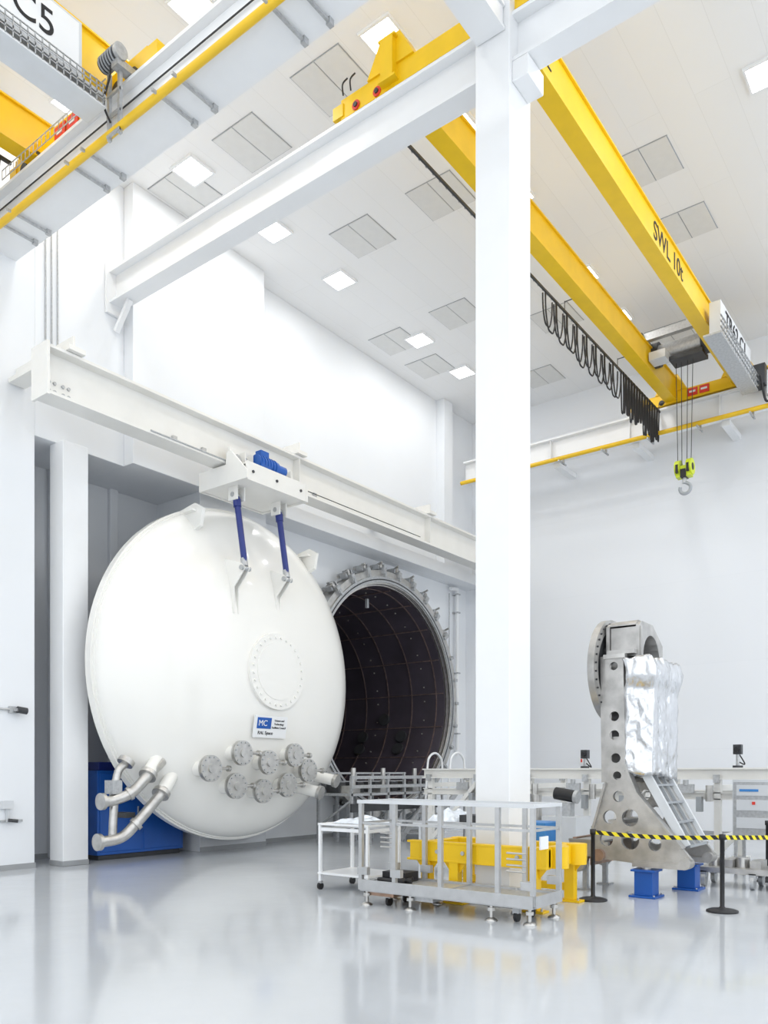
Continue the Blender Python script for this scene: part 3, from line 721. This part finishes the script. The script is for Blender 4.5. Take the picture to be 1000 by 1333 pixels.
# yellow frame round the column
b = B("yellow_lifting_frame")
def ybar(p, q, w=.18, h=.22): b.bar(M_yel, p, q, w, h)
ybar((-6.45, 9.12, .68), (-4.4, 9.12, .68), .12); ybar((-6.45, 10.2, .68), (-4.4, 10.2, .68))
ybar((-6.4, 9.12, .68), (-6.4, 10.2, .68), .16, .2); ybar((-4.5, 9.12, .68), (-4.5, 10.2, .68), .2, .24)
b.bar(M_yel, (-6.5, 9.12, .80), (-4.4, 9.12, .80), .13, .03); b.bar(M_yel, (-6.5, 9.12, .56), (-4.4, 9.12, .56), .13, .03)
b.cyl(M_yel, (-4.38, 9.35, .55), (-4.38, 9.35, .82), .13, n=24); b.cyl(M_yel, (-4.38, 9.9, .55), (-4.38, 9.9, .82), .13, n=24)
for x, y in ((-6.2, 9.12), (-6.2, 10.2), (-4.6, 9.12), (-4.6, 10.2), (-5.75, 9.12)):
    b.bar(M_yel, (x, y, .03), (x, y, .58), .14, .12); b.box(M_yel, x-.16, x+.16, y-.08, y+.1, 0, .03)
    for dx in (-.12, .12): b.cyl(M_galv, (x+dx, y-.03, .03), (x+dx, y-.03, .06), .018, n=6)
    b.prism(M_yel, [(x-.2, y-.01, .57), (x+.2, y-.01, .57), (x+.06, y-.01, .4), (x-.06, y-.01, .4)], (0, .02, 0))
b.bar(M_yel, (-6.2, 10.2, .2), (-4.6, 10.2, .2), .08, .1)
for x in (-6.3, -5.9, -5.4, -4.9, -4.5): b.box(M_yel, x, x+.02, 9.055, 9.19, .57, .8)
for x in (-6.0, -5.6, -4.8): b.cyl(M_galv, (x, 9.04, .68), (x, 9.06, .68), .03, n=6)
b.done(.005)

def sheet(name, m, cx, cy, sx, sy, z, h, seed):
    b = B(name); N = 26; vs = []; 
    for i in range(N+1):
        for j in range(N+1):
            u = i/N-.5; w = j/N-.5; e = max(abs(u), abs(w))*2
            hh = h*(1-e**3)*(.55+.45*noise.noise(V((u*5+seed, w*5, seed))))+.05*h*abs(noise.noise(V((u*14, w*14, seed))))
            vs.append(V((cx+u*sx*(1+.1*noise.noise(V((w*6, seed, 0)))), cy+w*sy*(1+.1*noise.noise(V((u*6, seed, 4)))), z+.005+max(0, hh))))
    b.faces(vs, [(i*(N+1)+j, (i+1)*(N+1)+j, (i+1)*(N+1)+j+1, i*(N+1)+j+1) for i in range(N) for j in range(N)], m, True)
    b.faces([V((cx-sx/2, cy-sy/2, z)), V((cx+sx/2, cy-sy/2, z)), V((cx+sx/2, cy+sy/2, z)), V((cx-sx/2, cy+sy/2, z))], [(3, 2, 1, 0)], m)
    b.done(recalc=False)

b = B("white_tool_cart")
x0, x1, y0, y1 = -8.05, -7.15, 9.0, 9.75
for x in (x0, x1):
    for y in (y0, y1):
        b.bar(M_white, (x, y, .12), (x, y, .98), .045, .045)
        b.cyl(M_black, (x-.02, y, .055), (x+.02, y, .055), .055); b.box(M_galv, x-.03, x+.03, y-.03, y+.03, .09, .13)
for z in (.98, .25):
    b.box(M_white, x0-.03, x1+.03, y0-.03, y1+.03, z-.02, z+.01)
for y in (y0, y1): b.bar(M_white, (x0, y, .9), (x1, y, .9), .03, .05)
for x in (x0, x1): b.bar(M_white, (x, y0, .9), (x, y1, .9), .03, .05)
b.done(.004)
sheet("plastic_dust_sheet", M_plastic, -7.5, 9.38, .72, .66, .99, .13, 2.2)
b = B("blue_wrapped_crate"); b.box(M_white, -5.75, -5.35, 10.9, 11.4, 0, .72); b.box(M_sblue, -5.78, -5.3, 10.87, 11.43, .72, 1.0); b.box(M_white, -5.7, -5.5, 10.86, 10.87, .78, .92); b.done(.03)
b = B("equipment_bench")
b.box(M_lgrey, -8.2, -6.0, 11.6, 12.5, .82, .88)
for x in (-8.1, -7, -6.1):
    for y in (11.7, 12.4): b.bar(M_lgrey, (x, y, 0), (x, y, .82), .05, .05)
b.box(M_dark, -7.3, -6.9, 11.7, 12.1, .88, 1.02); b.box(M_galv, -6.7, -6.2, 11.7, 12.2, .88, 1.0); b.box(M_galv, -8.0, -6.1, 11.7, 12.4, .28, .31)
b.box(M_copper, -7.9, -7.5, 11.8, 12.2, .31, .5); b.cyl(M_dark, (-6.5, 11.9, 1.0), (-6.5, 11.9, 1.2), .1)
b.done()
sheet("plastic_dust_sheet", M_plastic, -7.65, 12.0, .6, .7, .885, .3, 5.1)

# ------------------------------------------------------------------ wall fittings
b = B("security_camera"); b.box(M_galv, -13.99, -13.94, 7.35, 7.5, 2.8, 2.92); b.cyl(M_galv, (-13.95, 7.35, 2.86), (-13.95, 6.9, 2.86), .02); b.cyl(M_dark, (-13.86, 7.45, 2.86), (-13.86, 7.62, 2.84), .06); b.box(M_galv, -13.95, -13.84, 7.42, 7.46, 2.83, 2.88); b.done()
b = B("wall_socket_box"); b.box(M_lgrey, -13.99, -13.9, 7.2, 7.4, 1.1, 1.24); b.box(M_lgrey, -13.99, -13.94, 7.3, 7.36, .85, 1.1); b.cyl(M_dark, (-13.9, 7.3, .9), (-13.84, 7.45, .88), .03); b.box(M_galv, -13.99, -13.96, 7.15, 7.6, .86, .90); b.done()
b = B("electrical_conduit")
for y in (8.05, 8.17, 8.29): b.cyl(M_galv, (-13.975, y, 9.0), (-13.975, y, CEIL), .014, n=8)
b.box(M_galv, -13.995, -13.95, 7.98, 8.36, 8.85, 9.0); b.done()
b = B("wall_pipe"); b.tube(M_white, [(-14.25, 22.7, 2.3), (-14.25, 22.7, 7.8)], .06, sub=1); b.tube(M_galv, [(-14.3, 22.3, 2.6), (-14.3, 22.3, 7.6)], .02, sub=1)
for z in (3, 5, 7, 7.6): b.box(M_galv, -14.395, -14.17, 22.62, 22.78, z, z+.04)
b.cyl(M_white, (-14.25, 22.7, 7.8), (-14.25, 22.3, 7.75), .06); b.done()
b = B("wall_conduit")
for y in (9.45, 9.53): b.cyl(M_galv, (-15.37, y, 0), (-15.37, y, 7.85), .02, n=8)
b.done()
b = B("wall_notice"); b.box(M_white, -10.3, -10.0, YE-.03, YE, 2.0, 2.2); b.box(M_red, -10.25, -10.2, YE-.035, YE-.03, 2.05, 2.15); b.done()

# ------------------------------------------------------------------ ceiling fittings
vents = [(-11.1, 13.8), (-9.05, 13.8), (-11.1, 10.5), (-13.1, 10.55), (-13.1, 17.7), (-13.1, 19.4), (-11.05, 17.6), (-5.4, 15.5), (-5.35, 17.7), (-10.8, 21.9), (-9.1, 19.3), (-9.0, 10.4), (-3.3, 19.4), (-7.0, 21.9), (-2, 12), (-2, 16)]
for x, y in vents:
    b = B("ceiling_vent_panel")
    for k in (0, 1):
        xa = x-.52+k*.53
        b.box(M_vent, xa, xa+.51, y-.5, y+.5, CEIL-.02, CEIL-.001)
    for a in ((x-.54, x+.54, y-.515, y-.5), (x-.54, x+.54, y+.5, y+.515), (x-.535, x-.52, y-.5, y+.5), (x+.52, x+.535, y-.5, y+.5), (x-.01, x+.01, y-.5, y+.5)):
        b.box(M_grey, *a, CEIL-.010, CEIL-.001)
    b.done()
mL, tL, pL = nt("lamp_diffuser"); pL.inputs["Emission Color"].default_value = (1, .99, .97, 1); pL.inputs["Emission Strength"].default_value = 6
lamps = [(-12.9, 7.95), (-9.8, 8.05)]
for x in (-12.5, -7.8, -3.1, 1.6, 6.3):
    for y in (10.25, 12.45, 14.65, 18.0, 20.2): lamps.append((x, y))
for x in (-11.5, -6.5, -2, 3, 7):
    for y in (5, 1, -3): lamps.append((x, y))
for x, y in lamps:
    b = B("ceiling_light")
    for a in ((x-.31, x+.31, y-.31, y-.27), (x-.31, x+.31, y+.27, y+.31), (x-.31, x-.27, y-.27, y+.27), (x+.27, x+.31, y-.27, y+.27)): b.box(M_white, *a, CEIL-.05, CEIL-.001)
    b.box(mL, x-.27, x+.27, y-.27, y+.27, CEIL-.04, CEIL-.02)
    o = b.done()
    ld = bpy.data.lights.new("lamp", 'AREA'); ld.shape = 'SQUARE'; ld.size = .5; ld.energy = 30; ld.color = (1, .995, .985)
    lo = bpy.data.objects.new("lamp", ld); scene.collection.objects.link(lo); lo.parent = o
    lo.location = V((x, y, CEIL-.055))-o.location

# ------------------------------------------------------------------ world + camera
w = bpy.data.worlds.new("world"); scene.world = w; w.use_nodes = True
w.node_tree.nodes["Background"].inputs[0].default_value = (.91, .955, 1, 1); w.node_tree.nodes["Background"].inputs[1].default_value = 1.75
cd = bpy.data.cameras.new("camera"); co = bpy.data.objects.new("camera", cd); scene.collection.objects.link(co)
co.location = (0, 0, 1.75); co.rotation_euler = (math.radians(90), 0, math.radians(37.3))
cd.sensor_fit = 'VERTICAL'; cd.sensor_height = 36; cd.lens = 1050*36/1333; cd.shift_y = 338.5/1333
cd.clip_start = .05; cd.clip_end = 200
scene.camera = co
scene.view_settings.view_transform = 'Standard'; scene.view_settings.look = 'None'; scene.view_settings.exposure = 0
